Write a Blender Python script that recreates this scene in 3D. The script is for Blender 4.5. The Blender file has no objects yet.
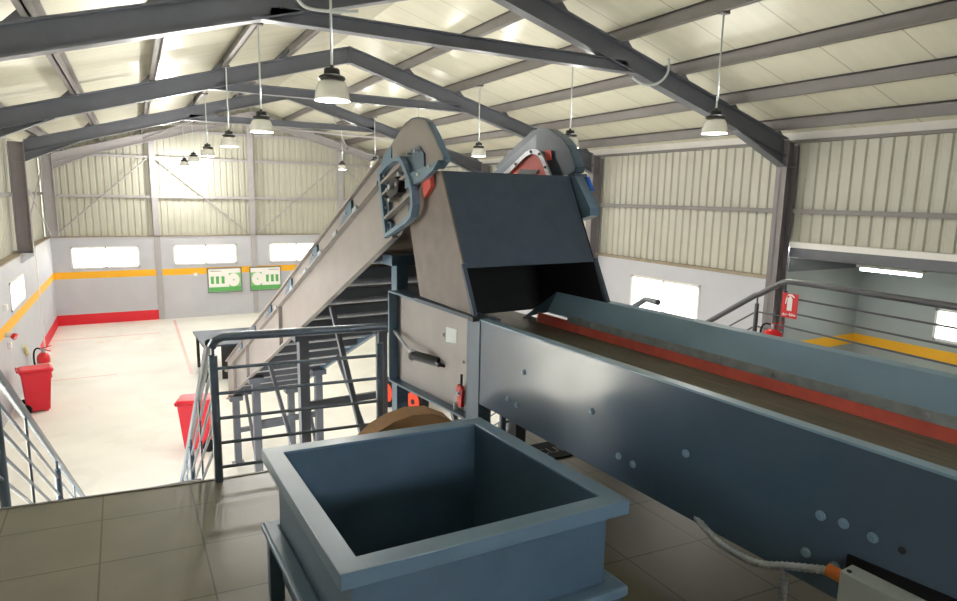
import bpy, bmesh, math, random
from mathutils import Vector, Matrix
random.seed(4)
sc = bpy.context.scene
COL = sc.collection
PI = math.pi

# ------------------------------------------------------------------ frames of reference
G, HE = 1.13636, 5.0            # hall scale, eye height above the hall floor
S = 0.948                       # conveyor line scale
TH = math.atan(.053)            # the conveyor line is turned 3 degrees from the hall axis
OX, OY = 1.96, 3.54
def B(p): return (p[0]*G, p[1]*G, p[2]*G)                 # hall
def P(p): return (p[0], p[1], p[2]+.6)                    # mezzanine
def M(p):                                                 # conveyor line: across, along, up
    u, v, z = p
    return (S*(OX+u*math.cos(TH)-v*math.sin(TH)), S*(OY+u*math.sin(TH)+v*math.cos(TH)), HE+S*(z-4.4))
def W(p): return tuple(p)
MF = (0-HE)/S+4.4               # hall floor in line coordinates
MP = (3.2-HE)/S+4.4             # mezzanine floor in line coordinates

# ------------------------------------------------------------------ materials
def lin(c):
    return tuple(((v/255)/12.92 if v/255 <= .04045 else ((v/255+.055)/1.055)**2.4) for v in c)
MATS = {}
def mat(name, rgb, rough=.5, metal=0, spec=.5, coat=0, coat_r=.15, var=.12, vscale=6, bump=0, bscale=40, emit=0, stretch=None):
    if name in MATS: return MATS[name]
    m = bpy.data.materials.new(name); m.use_nodes = True
    nt = m.node_tree; b = nt.nodes['Principled BSDF']
    c = lin(rgb)
    tc = nt.nodes.new('ShaderNodeTexCoord')
    vec = tc.outputs['Object']
    if stretch:
        mp = nt.nodes.new('ShaderNodeMapping'); mp.inputs['Scale'].default_value = stretch
        nt.links.new(vec, mp.inputs['Vector']); vec = mp.outputs['Vector']
    if var:
        n = nt.nodes.new('ShaderNodeTexNoise'); n.inputs['Scale'].default_value = vscale; n.inputs['Detail'].default_value = 6
        nt.links.new(vec, n.inputs['Vector'])
        r = nt.nodes.new('ShaderNodeValToRGB')
        r.color_ramp.elements[0].position = .3; r.color_ramp.elements[1].position = .7
        r.color_ramp.elements[0].color = (*[v*(1-var) for v in c], 1); r.color_ramp.elements[1].color = (*[min(1, v*(1+var)) for v in c], 1)
        nt.links.new(n.outputs['Fac'], r.inputs['Fac']); nt.links.new(r.outputs['Color'], b.inputs['Base Color'])
    else:
        b.inputs['Base Color'].default_value = (*c, 1)
    b.inputs['Roughness'].default_value = rough; b.inputs['Metallic'].default_value = metal
    b.inputs['Specular IOR Level'].default_value = spec
    b.inputs['Coat Weight'].default_value = coat; b.inputs['Coat Roughness'].default_value = coat_r
    if bump:
        n2 = nt.nodes.new('ShaderNodeTexNoise'); n2.inputs['Scale'].default_value = bscale; n2.inputs['Detail'].default_value = 4
        nt.links.new(vec, n2.inputs['Vector'])
        bp = nt.nodes.new('ShaderNodeBump'); bp.inputs['Strength'].default_value = bump; bp.inputs['Distance'].default_value = .01
        nt.links.new(n2.outputs['Fac'], bp.inputs['Height']); nt.links.new(bp.outputs['Normal'], b.inputs['Normal'])
    if emit:
        b.inputs['Emission Color'].default_value = (*c, 1); b.inputs['Emission Strength'].default_value = emit
    MATS[name] = m
    return m

class NT:
    """small helper for masks built from the world position"""
    def __init__(s, m): s.nt = m.node_tree; s.n = s.nt.nodes; s.b = s.n['Principled BSDF']
    def link(s, a, b): s.nt.links.new(a, b)
    def pos(s):
        g = s.n.new('ShaderNodeNewGeometry'); x = s.n.new('ShaderNodeSeparateXYZ'); s.link(g.outputs['Position'], x.inputs[0]); return x.outputs
    def math(s, op, a, b=None, c=None):
        k = s.n.new('ShaderNodeMath'); k.operation = op
        for i, v in enumerate((a, b, c)):
            if v is None: continue
            if isinstance(v, (int, float)): k.inputs[i].default_value = v
            else: s.link(v, k.inputs[i])
        return k.outputs[0]
    def band(s, v, lo, hi): return s.math('MULTIPLY', s.math('GREATER_THAN', v, lo), s.math('LESS_THAN', v, hi))
    def mix(s, f, a, rgb):
        k = s.n.new('ShaderNodeMix'); k.data_type = 'RGBA'
        s.link(f, k.inputs[0])
        if isinstance(a, tuple): k.inputs[6].default_value = (*a, 1)
        else: s.link(a, k.inputs[6])
        if isinstance(rgb, tuple): k.inputs[7].default_value = (*rgb, 1)
        else: s.link(rgb, k.inputs[7])
        return k.outputs[2]
    def base(s):
        i = s.b.inputs['Base Color']
        return i.links[0].from_socket if i.links else tuple(i.default_value)[:3]
    def setbase(s, o): s.link(o, s.b.inputs['Base Color'])

YEL, RED = lin((240, 176, 30)), lin((215, 30, 45))
wall_m = mat('painted_block_wall', (192, 193, 200), .6, var=.03, vscale=2, bump=.05, bscale=90)
t = NT(wall_m); x, y, z = t.pos()
c = t.mix(t.band(z, 1.52*G, 1.745*G), t.base(), YEL)
red = t.math('MULTIPLY', t.math('LESS_THAN', z, .345*G), t.math('MULTIPLY', t.math('LESS_THAN', x, .56*G), t.math('GREATER_THAN', y, 19.5*G)))
t.setbase(t.mix(red, c, RED))
annex_m = mat('annex_wall_paint', (160, 166, 164), .6, var=.05, vscale=1.2, bump=.05, bscale=90)
t = NT(annex_m); x, y, z = t.pos(); t.setbase(t.mix(t.band(z, 1.53*G, 1.745*G), t.base(), YEL))

floor_m = mat('concrete_floor', (238, 236, 228), .45, var=.07, vscale=.7, spec=.4)
t = NT(floor_m); x, y, z = t.pos()
n = t.n.new('ShaderNodeTexNoise'); n.inputs['Scale'].default_value = .5; n.inputs['Detail'].default_value = 5; n.inputs['Distortion'].default_value = 1.5
g_ = t.n.new('ShaderNodeNewGeometry'); t.link(g_.outputs['Position'], n.inputs['Vector'])
sm = t.math('MULTIPLY', t.math('GREATER_THAN', n.outputs['Fac'], .58), .06)
c = t.mix(sm, t.base(), lin((150, 135, 110)))
l1 = t.math('MULTIPLY', t.band(x, .97*G, 1.05*G), t.band(y, 16.3*G, 23.6*G))
l2 = t.math('MULTIPLY', t.band(y, 17.0*G, 17.06*G), t.band(x, -2.0*G, -.6*G))
l3 = t.math('MULTIPLY', t.band(y, 21.6*G, 21.7*G), t.band(x, -2.36*G, .5*G))
lm = t.math('MULTIPLY', t.math('ADD', l1, t.math('ADD', l2, l3)), .45)
c = t.mix(lm, c, lin((225, 110, 100)))
ym = t.math('MULTIPLY', t.band(y, 20.9*G, 21.0*G), t.math('ADD', t.band(x, -1.2*G, -1.0*G), t.band(x, -.2*G, .0)))
t.setbase(t.mix(t.math('MULTIPLY', ym, .5), c, YEL))

tile_m = mat('grey_floor_tile', (116, 110, 92), .42, var=.10, vscale=3, spec=.4)
t = NT(tile_m); x, y, z = t.pos()
yy = t.math('ADD', y, t.math('MULTIPLY', x, .09)); xx = t.math('SUBTRACT', x, t.math('MULTIPLY', y, -.015))
TS = .465
fy = t.math('FRACT', t.math('ADD', t.math('DIVIDE', t.math('SUBTRACT', yy, 3.778), TS), 40.5))
fx = t.math('FRACT', t.math('ADD', t.math('DIVIDE', t.math('SUBTRACT', xx, -.20), TS), 40.5))
jy = t.math('LESS_THAN', t.math('ABSOLUTE', t.math('SUBTRACT', fy, .5)), .009)
jx = t.math('LESS_THAN', t.math('ABSOLUTE', t.math('SUBTRACT', fx, .5)), .009)
j = t.math('MAXIMUM', jx, jy)
t.setbase(t.mix(t.math('MULTIPLY', j, .8), t.base(), lin((74, 68, 56))))

ceil_m = mat('cream_roof_panel', (226, 224, 204), .30, spec=.5, var=.04, vscale=.8, stretch=(1, 8, 1))
t = NT(ceil_m); x, y, z = t.pos()
f = t.math('FRACT', t.math('DIVIDE', t.math('ADD', y, 40.3), 1.1))
t.setbase(t.mix(t.math('MULTIPLY', t.math('LESS_THAN', f, .016), .55), t.base(), lin((120, 115, 100))))
t.b.inputs['Roughness'].default_value = .22

clad_m = mat('cream_corrugated_sheet', (188, 187, 173), .45, var=.04, vscale=1.5, spec=.4)
steel_m = mat('dark_grey_structural_paint', (94, 97, 104), .4, var=.06, vscale=4, spec=.5)
column_m = mat('lit_column_paint', (122, 116, 118), .45, var=.05)  # frame paint lightened, light on the columns put into the colour
steel_l = mat('grey_purlin_paint', (120, 116, 114), .45, var=.06, vscale=4)
gable_m = mat('light_grey_girt_paint', (172, 169, 171), .5, var=.05)
sill_m = mat('dusty_brown_ledge', (150, 138, 120), .7, var=.15, vscale=5)
white_m = mat('white_frame_paint', (236, 234, 230), .4, var=.02)
flash_m = mat('pale_eave_flashing', (214, 212, 206), .4, var=.04)
slate_m = mat('slate_blue_machine_paint', (74, 97, 116), .42, var=.07, vscale=7, spec=.5, coat=.35, coat_r=.22, bump=.03, bscale=120)
plate_m = mat('slate_blue_glossy_plate', (72, 92, 112), .30, var=.06, vscale=5, spec=.5, coat=.7, coat_r=.15, bump=.03, bscale=60)
dark_m = mat('dark_slate_chute_paint', (56, 70, 84), .5, var=.12, vscale=9, spec=.45, bump=.08, bscale=90)
blue_m = mat('mid_blue_machine_paint', (98, 124, 144), .4, var=.06, vscale=6, spec=.5, coat=.3)
taupe_m = mat('taupe_grey_machine_paint', (136, 129, 125), .42, var=.07, vscale=5, spec=.5, coat=.25, coat_r=.22)
brown_m = mat('brown_grey_chute_paint', (112, 100, 92), .5, var=.12, vscale=9, spec=.4)
grail_m = mat('warm_grey_rail_paint', (84, 84, 90), .4, var=.05, vscale=8, coat=.2)
rail_m = mat('blue_grey_rail_paint', (86, 100, 114), .36, var=.05, vscale=8, spec=.6, coat=.3)
belt_m = mat('worn_black_rubber_belt', (92, 87, 72), .6, var=.35, vscale=5, stretch=(9, .6, 1), bump=.2, bscale=30)
belt2_m = mat('brown_dusty_belt', (92, 76, 60), .7, var=.3, vscale=4, stretch=(1, 6, 1))
rubber_m = mat('black_rubber', (20, 20, 22), .7, var=.1, spec=.2)
black_m = mat('black_enamel', (20, 21, 23), .4, var=.05)
skirt2_m = mat('salmon_rubber_skirt', (222, 100, 84), .55, var=.12, vscale=9)
guard_m = mat('pale_blue_guard_paint', (136, 166, 188), .45, var=.05, vscale=5, coat=.2, coat_r=.3)
skirt_m = mat('red_rubber_skirt', (196, 74, 62), .55, var=.12, vscale=9)
hose_m = mat('bright_metal_hose', (196, 200, 206), .28, metal=.75, var=.05)
zinc_m = mat('zinc_plated_steel', (176, 178, 184), .32, metal=.45, var=.12, vscale=20)
clamp_m = mat('grey_clamp_steel', (160, 166, 170), .45, metal=.1, var=.15, vscale=15)
redp_m = mat('red_plastic_bin', (206, 22, 44), .42, var=.04, spec=.5)
ext_m = mat('red_extinguisher_enamel', (205, 24, 32), .25, var=.03, coat=.5)
orange_m = mat('orange_red_wheel_hub', (225, 70, 36), .45, var=.1)
card_m = mat('brown_cardboard', (150, 112, 72), .8, var=.12, vscale=8)
table_m = mat('dark_blue_grey_table_top', (52, 60, 74), .5, var=.06, spec=.3)
orplug_m = mat('orange_cable_gland', (206, 112, 44), .5, var=.08)
lgrey_m = mat('pale_grey_plastic', (190, 196, 194), .45, var=.04)
bluemotor_m = mat('bright_blue_motor_paint', (34, 92, 190), .4, var=.06)
signred_m = mat('sign_red', (200, 12, 18), .4, var=0)
signwhite_m = mat('sign_white', (245, 243, 240), .45, var=0)
green_m = mat('board_green', (92, 172, 92), .45, var=.03)
lgreen_m = mat('board_light_green', (140, 200, 130), .45, var=.03)
ink_m = mat('board_grey_print', (120, 124, 120), .6, var=0)
soil_m = mat('outside_pale_ground', (205, 198, 182), .9, var=.1, vscale=.3)
lens_m = mat('lit_lamp_lens', (255, 250, 238), .4, var=0, emit=14)
tube_m = mat('lit_fluorescent_tube', (240, 255, 248), .4, var=0, emit=9)
shade_m = mat('clear_ribbed_lamp_bowl', (196, 196, 190), .25, var=0)
MATS['clear_ribbed_lamp_bowl'].node_tree.nodes['Principled BSDF'].inputs['Transmission Weight'].default_value = .35
glass_m = bpy.data.materials.new('window_glass'); glass_m.use_nodes = True
_b = glass_m.node_tree.nodes['Principled BSDF']
_b.inputs['Transmission Weight'].default_value = 1; _b.inputs['Roughness'].default_value = 0; _b.inputs['IOR'].default_value = 1.02
_b.inputs['Base Color'].default_value = (1, 1, 1, 1)

# ------------------------------------------------------------------ mesh builder
class MB:
    def __init__(s): s.v = []; s.f = []
    def add(s, vs, fs):
        o = len(s.v); s.v += [tuple(p) for p in vs]; s.f += [tuple(i+o for i in f) for f in fs]; return s
    def box(s, x0, x1, y0, y1, z0, z1):
        return s.add([(x0,y0,z0),(x1,y0,z0),(x1,y1,z0),(x0,y1,z0),(x0,y0,z1),(x1,y0,z1),(x1,y1,z1),(x0,y1,z1)],
                     [(3,2,1,0),(4,5,6,7),(0,1,5,4),(1,2,6,5),(2,3,7,6),(3,0,4,7)])
    def prism(s, pts, ext):
        n = len(pts); ext = Vector(ext); a = [Vector(p) for p in pts]
        return s.add(a+[p+ext for p in a], [tuple(range(n))[::-1], tuple(range(n, 2*n))]+[(i, (i+1) % n, n+(i+1) % n, n+i) for i in range(n)])
    def vz(s, pts, u0, u1):        # outline in (along, up), thickness across
        return s.prism([(u0, p[0], p[1]) for p in pts], (u1-u0, 0, 0))
    def ring(s, outer, inner, ext):  # outline band with thickness
        n = len(outer); e = Vector(ext); o = [Vector(p) for p in outer]; i_ = [Vector(p) for p in inner]
        vs = o+i_+[p+e for p in o]+[p+e for p in i_]; fs = []
        for k in range(n):
            q = (k+1) % n
            fs += [(k, q, n+q, n+k), (2*n+k, 3*n+k, 3*n+q, 2*n+q), (k, 2*n+k, 2*n+q, q), (n+k, n+q, 3*n+q, 3*n+k)]
        return s.add(vs, fs)
    def bar(s, p, q, w, h, up=(0, 0, 1)):
        p, q = Vector(p), Vector(q); d = (q-p).normalized(); a = d.cross(Vector(up))
        if a.length < 1e-4: a = d.cross(Vector((1, 0, 0)))
        a.normalize(); b = a.cross(d).normalized(); a *= w/2; b *= h/2
        vs = [p-a-b, p+a-b, p+a+b, p-a+b, q-a-b, q+a-b, q+a+b, q-a+b]
        return s.add(vs, [(3,2,1,0),(4,5,6,7),(0,1,5,4),(1,2,6,5),(2,3,7,6),(3,0,4,7)])
    def cyl(s, p, q, r, n=16, r2=None):
        return s.tube([p, q], r, n, r2)
    def tube(s, pts, r, n=12, r2=None):
        pts = [Vector(p) for p in pts]; rings = []; prev = None
        for i, p in enumerate(pts):
            d = (pts[min(i+1, len(pts)-1)]-pts[max(i-1, 0)]).normalized()
            if prev is None:
                a = d.cross(Vector((0, 0, 1)))
                if a.length < 1e-3: a = d.cross(Vector((1, 0, 0)))
            else: a = prev-d*prev.dot(d)
            a.normalize(); prev = a; b = d.cross(a)
            rr = r if (r2 is None or i == 0) else r2
            rings.append([p+(a*math.cos(2*PI*k/n)+b*math.sin(2*PI*k/n))*rr for k in range(n)])
        vs = [v for g in rings for v in g]; fs = [tuple(range(n))[::-1], tuple(range(len(vs)-n, len(vs)))]
        for i in range(len(rings)-1):
            for k in range(n):
                q = (k+1) % n; fs.append((i*n+k, i*n+q, (i+1)*n+q, (i+1)*n+k))
        return s.add(vs, fs)
    def lathe(s, prof, c=(0, 0, 0), n=24, flip=None):   # prof (r, z)
        vs = []; fs = []; m = len(prof)
        for k in range(n):
            a = 2*PI*k/n
            for r, z in prof: vs.append((c[0]+r*math.cos(a), c[1]+r*math.sin(a), c[2]+z))
        for k in range(n):
            q = (k+1) % n
            for i in range(m-1): fs.append((k*m+i, q*m+i, q*m+i+1, k*m+i+1))
        return s.add(vs, fs)

def build(mb, name, m, parent=None, f=B, smooth=False, bevel=0, loc=None):
    vs = [Vector(f(v)) for v in mb.v]
    if parent is not None: base = Vector(parent['_w'])
    elif loc is not None: base = Vector(loc)
    else:
        lo = [min(v[i] for v in vs) for i in range(3)]; hi = [max(v[i] for v in vs) for i in range(3)]
        base = Vector(((lo[0]+hi[0])/2, (lo[1]+hi[1])/2, lo[2]))
    me = bpy.data.meshes.new(name)
    me.from_pydata([tuple(v-base) for v in vs], [], mb.f)
    bm = bmesh.new(); bm.from_mesh(me); bmesh.ops.remove_doubles(bm, verts=bm.verts, dist=1e-6)
    bmesh.ops.recalc_face_normals(bm, faces=bm.faces); bm.to_mesh(me); bm.free()
    if smooth:
        me.shade_smooth() if hasattr(me, 'shade_smooth') else None
        try: me.set_sharp_from_angle(angle=math.radians(38))
        except Exception: pass
    me.materials.append(m)
    o = bpy.data.objects.new(name, me); COL.objects.link(o)
    if parent is not None: o.parent = parent
    else: o.location = base
    o['_w'] = list(base)
    if bevel:
        md = o.modifiers.new('edge', 'BEVEL'); md.width = bevel; md.segments = 2; md.limit_method = 'ANGLE'; md.angle_limit = math.radians(40)
    return o
def tag(o, label, cat, group=None, kind=None):
    o['label'] = label; o['category'] = cat
    if group: o['group'] = group
    if kind: o['kind'] = kind
    return o
def thing(name, label, cat, loc, group=None):
    o = bpy.data.objects.new(name, None); COL.objects.link(o); o.location = loc; o['_w'] = list(loc); o.empty_display_size = .1
    return tag(o, label, cat, group)
def struct(mb, name, m, f=B, **k):
    o = build(mb, name, m, None, f, **k); o['kind'] = 'structure'; return o
def kids(o): return [c for c in bpy.data.objects if c.parent == o]
def dup(o, delta, parent=None):
    c = o.copy(); COL.objects.link(c)
    if parent is not None: c.parent = parent
    else: c.location = Vector(o.location)+Vector(delta)
    c['_w'] = list(Vector(o['_w'])+Vector(delta))
    for k in kids(o): dup(k, delta, c)
    return c

# ------------------------------------------------------------------ hall dimensions (hall units)
XL, XR, XA = -2.36, 10.15, 3.84
YN, Y1, Y2, Y3, Y4 = -4.0, 7.2, 12.4, 17.95, 23.97
SL = .287
def zr(x, top=7.2): return top-SL*abs(x-XA)

struct(MB().box(XL-.3, 13.2, YN-.2, Y4+.3, -.15, 0), 'floor', floor_m)
struct(MB().box(-40, XL-.3, -30, 60, -.18, -.03), 'ground', soil_m)
struct(MB().box(13.2, 50, -30, 60, -.18, -.03), 'ground', soil_m)
struct(MB().box(-40, 50, Y4+.3, 80, -.19, -.04), 'ground', soil_m)

def wall_panel(axis, pos, th, a0, a1, z0, z1, holes):
    """block wall: axis 'x' = runs along y at x=pos; holes (a0,a1,z0,z1)"""
    mb = MB(); cuts = sorted({a0, a1, *[h[0] for h in holes], *[h[1] for h in holes]})
    for p, q in zip(cuts[:-1], cuts[1:]):
        hs = sorted([(h[2], h[3]) for h in holes if h[0] <= p+1e-6 and h[1] >= q-1e-6]); zz = z0
        segs = []
        for lo, hi in hs: segs.append((zz, lo)); zz = hi
        segs.append((zz, z1))
        for lo, hi in segs:
            if hi-lo < 1e-4: continue
            if axis == 'x': mb.box(min(pos, pos+th), max(pos, pos+th), p, q, lo, hi)
            else: mb.box(p, q, min(pos, pos+th), max(pos, pos+th), lo, hi)
    return mb
FW = [(-1.86, .09, 1.84, 2.55), (1.12, 3.18, 1.87, 2.56), (4.30, 6.3, 1.87, 2.56)]
LW = [(15.95, 17.85, 1.84, 2.45)]
RW = [(9.0, 11.05, 1.87, 2.68)]
AW = [(4.75, 6.0, 1.91, 2.52)]
NW_FILL = [(.2, 3.6, 4.55, 5.35)]  # unseen window added behind the camera for fill light
LDOOR = (5.5, 7.5, 0, 4.2); WLD = LDOOR[:2]+(0, 2.87)
struct(wall_panel('y', Y4, .22, XL-.25, XR+.25, 0, 2.86, FW), 'wall_far', wall_m)
struct(wall_panel('x', XL, -.22, YN, Y4, 0, 2.87, LW+[WLD]), 'wall_left', wall_m)
struct(wall_panel('x', XR-.02, .22, 7.3, Y4, 0, 3.01, RW), 'wall_right', wall_m)
struct(wall_panel('y', YN, -.2, XL-.2, 13.2, 0, 7.6, NW_FILL), 'wall_near', wall_m)
struct(wall_panel('x', 13.0, .2, YN, 7.65, 0, 3.45, AW), 'wall_annex_side', annex_m)
struct(MB().box(XR+.2, 13.0, 7.45, 7.65, 0, 3.45), 'wall_annex_end', annex_m)
struct(MB().box(XR+.2, 13.2, YN, 7.65, 3.42, 3.5), 'ceiling_annex', mat('annex_ceiling_grey', (120, 122, 122), .7))

def corr(axis, pos, out, a0, a1, z0, ztop, pitch=.2, dep=.03):
    """trapezoid-ribbed sheet; ztop is a function of the running coordinate"""
    mb = MB(); pts = []; a = a0; prof = [(0, 0), (.60, 0), (.70, 1), (.90, 1)]
    while a < a1:
        for f_, d in prof:
            s_ = a+f_*pitch
            if s_ <= a1: pts.append((s_, pos+out*dep*d))
        a += pitch
    pts.append((a1, pos)); n = len(pts); vs = []
    for t_ in (0, out*.006):
        for s_, d in pts:
            zt = ztop(s_)
            for z in (z0, zt): vs.append((d+t_, s_, z) if axis == 'x' else (s_, d+t_, z))
    fs = []
    for i in range(n-1):
        fs.append((2*i, 2*i+2, 2*i+3, 2*i+1)); o = 2*n; fs.append((o+2*i, o+2*i+1, o+2*i+3, o+2*i+2))
        fs.append((2*i+1, 2*i+3, o+2*i+3, o+2*i+1)); fs.append((2*i, o+2*i, o+2*i+2, 2*i+2))
    fs += [(0, 1, 2*n+1, 2*n), (2*n-2, 4*n-2, 4*n-1, 2*n-1)]
    return mb.add(vs, fs)
struct(corr('y', Y4+.16, 1, XL-.2, XR+.2, 2.84, lambda x: zr(x, 7.40)), 'wall_far_cladding', clad_m)
for a_, b_, z_ in ((YN, LDOOR[0], 2.84), (LDOOR[0], LDOOR[1], LDOOR[3]), (LDOOR[1], Y4+.15, 2.84)):
    struct(corr('x', XL-.16, -1, a_, b_, z_, lambda y: 5.62), 'wall_left_cladding', clad_m)
struct(corr('x', XR+.05, 1, 7.3, Y4+.15, 3.0, lambda y: 5.45), 'wall_right_cladding', clad_m)
struct(corr('x', XR+.05, 1, YN, 7.3, 3.7, lambda y: 5.45), 'wall_right_cladding', clad_m)
struct(MB().box(XR+.0, XR+.12, YN, Y4, 5.46, 5.60), 'trim_eave_right', flash_m)
struct(MB().box(XR-.06, XR+.06, YN, Y4, 5.41, 5.46), 'trim_eave_angle', steel_l)
# ledges where the sheeting meets the block wall
struct(MB().box(XL-.2, XL+.03, 7.5, Y4, 2.868, 2.90), 'trim_ledge_left', sill_m)
struct(MB().box(XL, XR, Y4-.03, Y4+.2, 2.858, 2.89), 'trim_ledge_far', sill_m)
struct(MB().box(XR-.05, XR+.2, 7.35, Y4, 3.008, 3.07), 'trim_ledge_right', sill_m)
struct(MB().box(XR-.04, XR+.22, YN, 7.08, 3.46, 3.62), 'beam_annex', steel_m)
struct(MB().box(XR-.06, XR+.22, YN, 7.08, 3.62, 3.72), 'trim_annex_beam', white_m)
struct(MB().box(XR+.2, 13.0, 7.22, 7.45, 3.16, 3.42), 'beam_annex_end', steel_m)
# roof
for nm, xs in (('ceiling_left', (XL-.45, XA)), ('ceiling_right', (XA, XR+.45))):
    a, b = xs
    struct(MB().prism([(a, YN, zr(a, 7.4)), (b, YN, zr(b, 7.4)), (b, YN, zr(b, 7.46)), (a, YN, zr(a, 7.46))], (0, Y4+.3-YN, 0)), nm, ceil_m)

# windows
wi = 0
def window(axis, pos, th, h, mull, door=False):
    global wi
    wi += 1
    a0, a1, z0, z1 = h; fw = .05
    w = thing('window_%d' % wi, '', 'window', B((pos, (a0+a1)/2, z0) if axis == 'x' else ((a0+a1)/2, pos, z0)))
    del w['label'], w['category']; w['kind'] = 'structure'
    def bx(p, q, lo, hi, d0, d1):
        lo_, hi_ = sorted((pos+th*d0, pos+th*d1))
        return MB().box(lo_, hi_, p, q, lo, hi) if axis == 'x' else MB().box(p, q, lo_, hi_, lo, hi)
    fr = MB()
    for r in ((a0, a1, z0, z0+fw), (a0, a1, z1-fw, z1), (a0, a0+fw, z0, z1), (a1-fw, a1, z0, z1), *[(m_-.02, m_+.02, z0, z1) for m_ in mull]):
        q = bx(*r, -.08, .4); fr.add(q.v, q.f)
    build(fr, 'window_frame', white_m, w)
    build(bx(a0+.02, a1-.02, z0+.02, z1-.02, .15, .18), 'window_pane', glass_m, w)
    # daylight portal for the opening
    l = bpy.data.lights.new('window_daylight', 'AREA'); l.shape = 'RECTANGLE'; l.size = (a1-a0)*G; l.size_y = (z1-z0)*G
    l.cycles.is_portal = True
    o = bpy.data.objects.new('window_daylight', l); COL.objects.link(o); o['kind'] = 'helper'
    c_ = pos+th*.9
    o.location = B((c_, (a0+a1)/2, (z0+z1)/2) if axis == 'x' else ((a0+a1)/2, c_, (z0+z1)/2))
    d = Vector((-math.copysign(1, th), 0, 0)) if axis == 'x' else Vector((0, -math.copysign(1, th), 0))
    o.rotation_euler = d.to_track_quat('-Z', 'Z').to_euler()
for h in FW: window('y', Y4, .22, h, [(h[0]+h[1])/2])
for h in LW: window('x', XL, -.22, h, [(h[0]+h[1])/2])
for h in RW: window('x', XR-.02, .22, h, [(h[0]+h[1])/2])
for h in NW_FILL: window('y', YN, -.2, h, [h[0]+k*(h[1]-h[0])/4 for k in (1, 2, 3)])  # added window in the near wall, lets in the fill
for h in AW: window('x', 13.0, .2, h, [(h[0]+h[1])/2])
dr = MB()
for r in ((LDOOR[0], LDOOR[0]+.1, 0, LDOOR[3]), (LDOOR[1]-.1, LDOOR[1], 0, LDOOR[3]), (LDOOR[0], LDOOR[1], LDOOR[3]-.1, LDOOR[3])): dr.box(XL-.25, XL+.02, r[0], r[1], r[2], r[3])
struct(dr, 'door_1', steel_m)
l = bpy.data.lights.new('door_daylight', 'AREA'); l.shape = 'RECTANGLE'; l.size = 1.9*G; l.size_y = 4.0*G; l.cycles.is_portal = True
o = bpy.data.objects.new('door_daylight', l); COL.objects.link(o); o.location = B((XL-.24, 6.5, 2.1)); o['kind'] = 'helper'
o.rotation_euler = Vector((1, 0, 0)).to_track_quat('-Z', 'Z').to_euler()

# ------------------------------------------------------------------ portal frames
def ibeam(mb, pts_lo, pts_hi, y, w=.17, tw=.016, tf=.02):
    """web in the xz plane between two polylines, flanges along both"""
    for (a, b), (c_, d) in zip(zip(pts_lo[:-1], pts_lo[1:]), zip(pts_hi[:-1], pts_hi[1:])):
        mb.prism([(a[0], y-tw/2, a[1]), (b[0], y-tw/2, b[1]), (d[0], y-tw/2, d[1]), (c_[0], y-tw/2, c_[1])], (0, tw, 0))
        for p, q, s_ in ((a, b, 1), (c_, d, -1)):
            mb.prism([(p[0], y-w/2, p[1]), (q[0], y-w/2, q[1]), (q[0], y-w/2, q[1]+s_*tf), (p[0], y-w/2, p[1]+s_*tf)], (0, w, 0))
    return mb
def frame(y, label, tie=True, m=steel_m, loose=0):
    xl0, xl1, xr0, xr1 = XL-.20, XL+.10, XR-.30, XR-.02
    r = thing('portal_frame', label, 'steel frame', B((XA, y, 0)), 'steel portal frames of the hall')
    for sgn, x0, x1, xi in ((-1, xl0, xl1, xl1), (1, xr0, xr1, xr0)):
        hx = xi-sgn*1.25
        zk = 5.0
        cm = MB(); zc0 = 2.9 if sgn < 0 else 0
        if sgn < 0: x0, x1, xi = XL-.06, XL+.25, XL+.25; hx = xi+1.1
        for f0, f1 in ((x0, x0+.02), (x1-.02, x1)): cm.box(f0, f1, y-.1, y+.1, zc0, zr(f0)-.03)
        cm.box(x0, x1, y-.008, y+.008, zc0, zr(x0 if sgn > 0 else x1)-.05)
        cm.box(x0+.01, x1-.01, y-.09, y+.09, zk-.01, zk+.01)
        build(cm, 'column', column_m if m is steel_m else m, r)
        rm = MB(); ibeam(rm, [(xi, zr(xi, 6.9)), (XA, 6.9)], [(xi, zr(xi)), (XA, 7.2)], y); build(rm, 'rafter', m, r)
        hm = MB()
        hm.prism([(xi, y-.008, zk), (hx, y-.008, zr(hx, 6.9)), (xi, y-.008, zr(xi, 6.9))], (0, .016, 0))
        hm.prism([(xi, y-.085, zk), (hx, y-.085, zr(hx, 6.9)-.01), (hx, y-.085, zr(hx, 6.9)+.012), (xi, y-.085, zk+.022)], (0, .17, 0))
        build(hm, 'haunch', m, r)
    if tie:
        tx = (6.93-6.17)/SL
        tm = MB(); tm.box(XA-tx, XA+tx, y-.07, y+.07, 6.17, 6.185); tm.box(XA-tx+.3, XA+tx-.3, y-.07, y+.07, 6.315, 6.33); tm.box(XA-tx+.2, XA+tx-.2, y-.008, y+.008, 6.18, 6.32)
        build(tm, 'tie_beam', m, r)
    pl = MB().box(XA-.012, XA+.012, y-.09, y+.09, 6.88, 7.2); build(pl, 'apex_plate', m, r)
    return r
for yf_ in (Y1, Y2, Y3):
    struct(MB().prism([(XL, yf_-.11, 2.9), (XL+.26, yf_-.11, 2.9), (XL+.26, yf_-.11, 2.84), (XL, yf_-.11, 2.66)], (0, .22, 0)), 'column_corbel', wall_m)
frame(Y1, 'dark grey steel portal frame nearest the camera, crossing over the conveyors')
frame(Y2, 'dark grey steel portal frame in the middle, apex behind the nearest hanging lamp')
frame(Y3, 'grey steel portal frame third from the camera, its left post on the ledge')
frame(Y4-.15, 'grey steel end frame standing against the far gable wall', tie=False, m=gable_m)  # paler colour stands for the bright light on this frame

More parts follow.
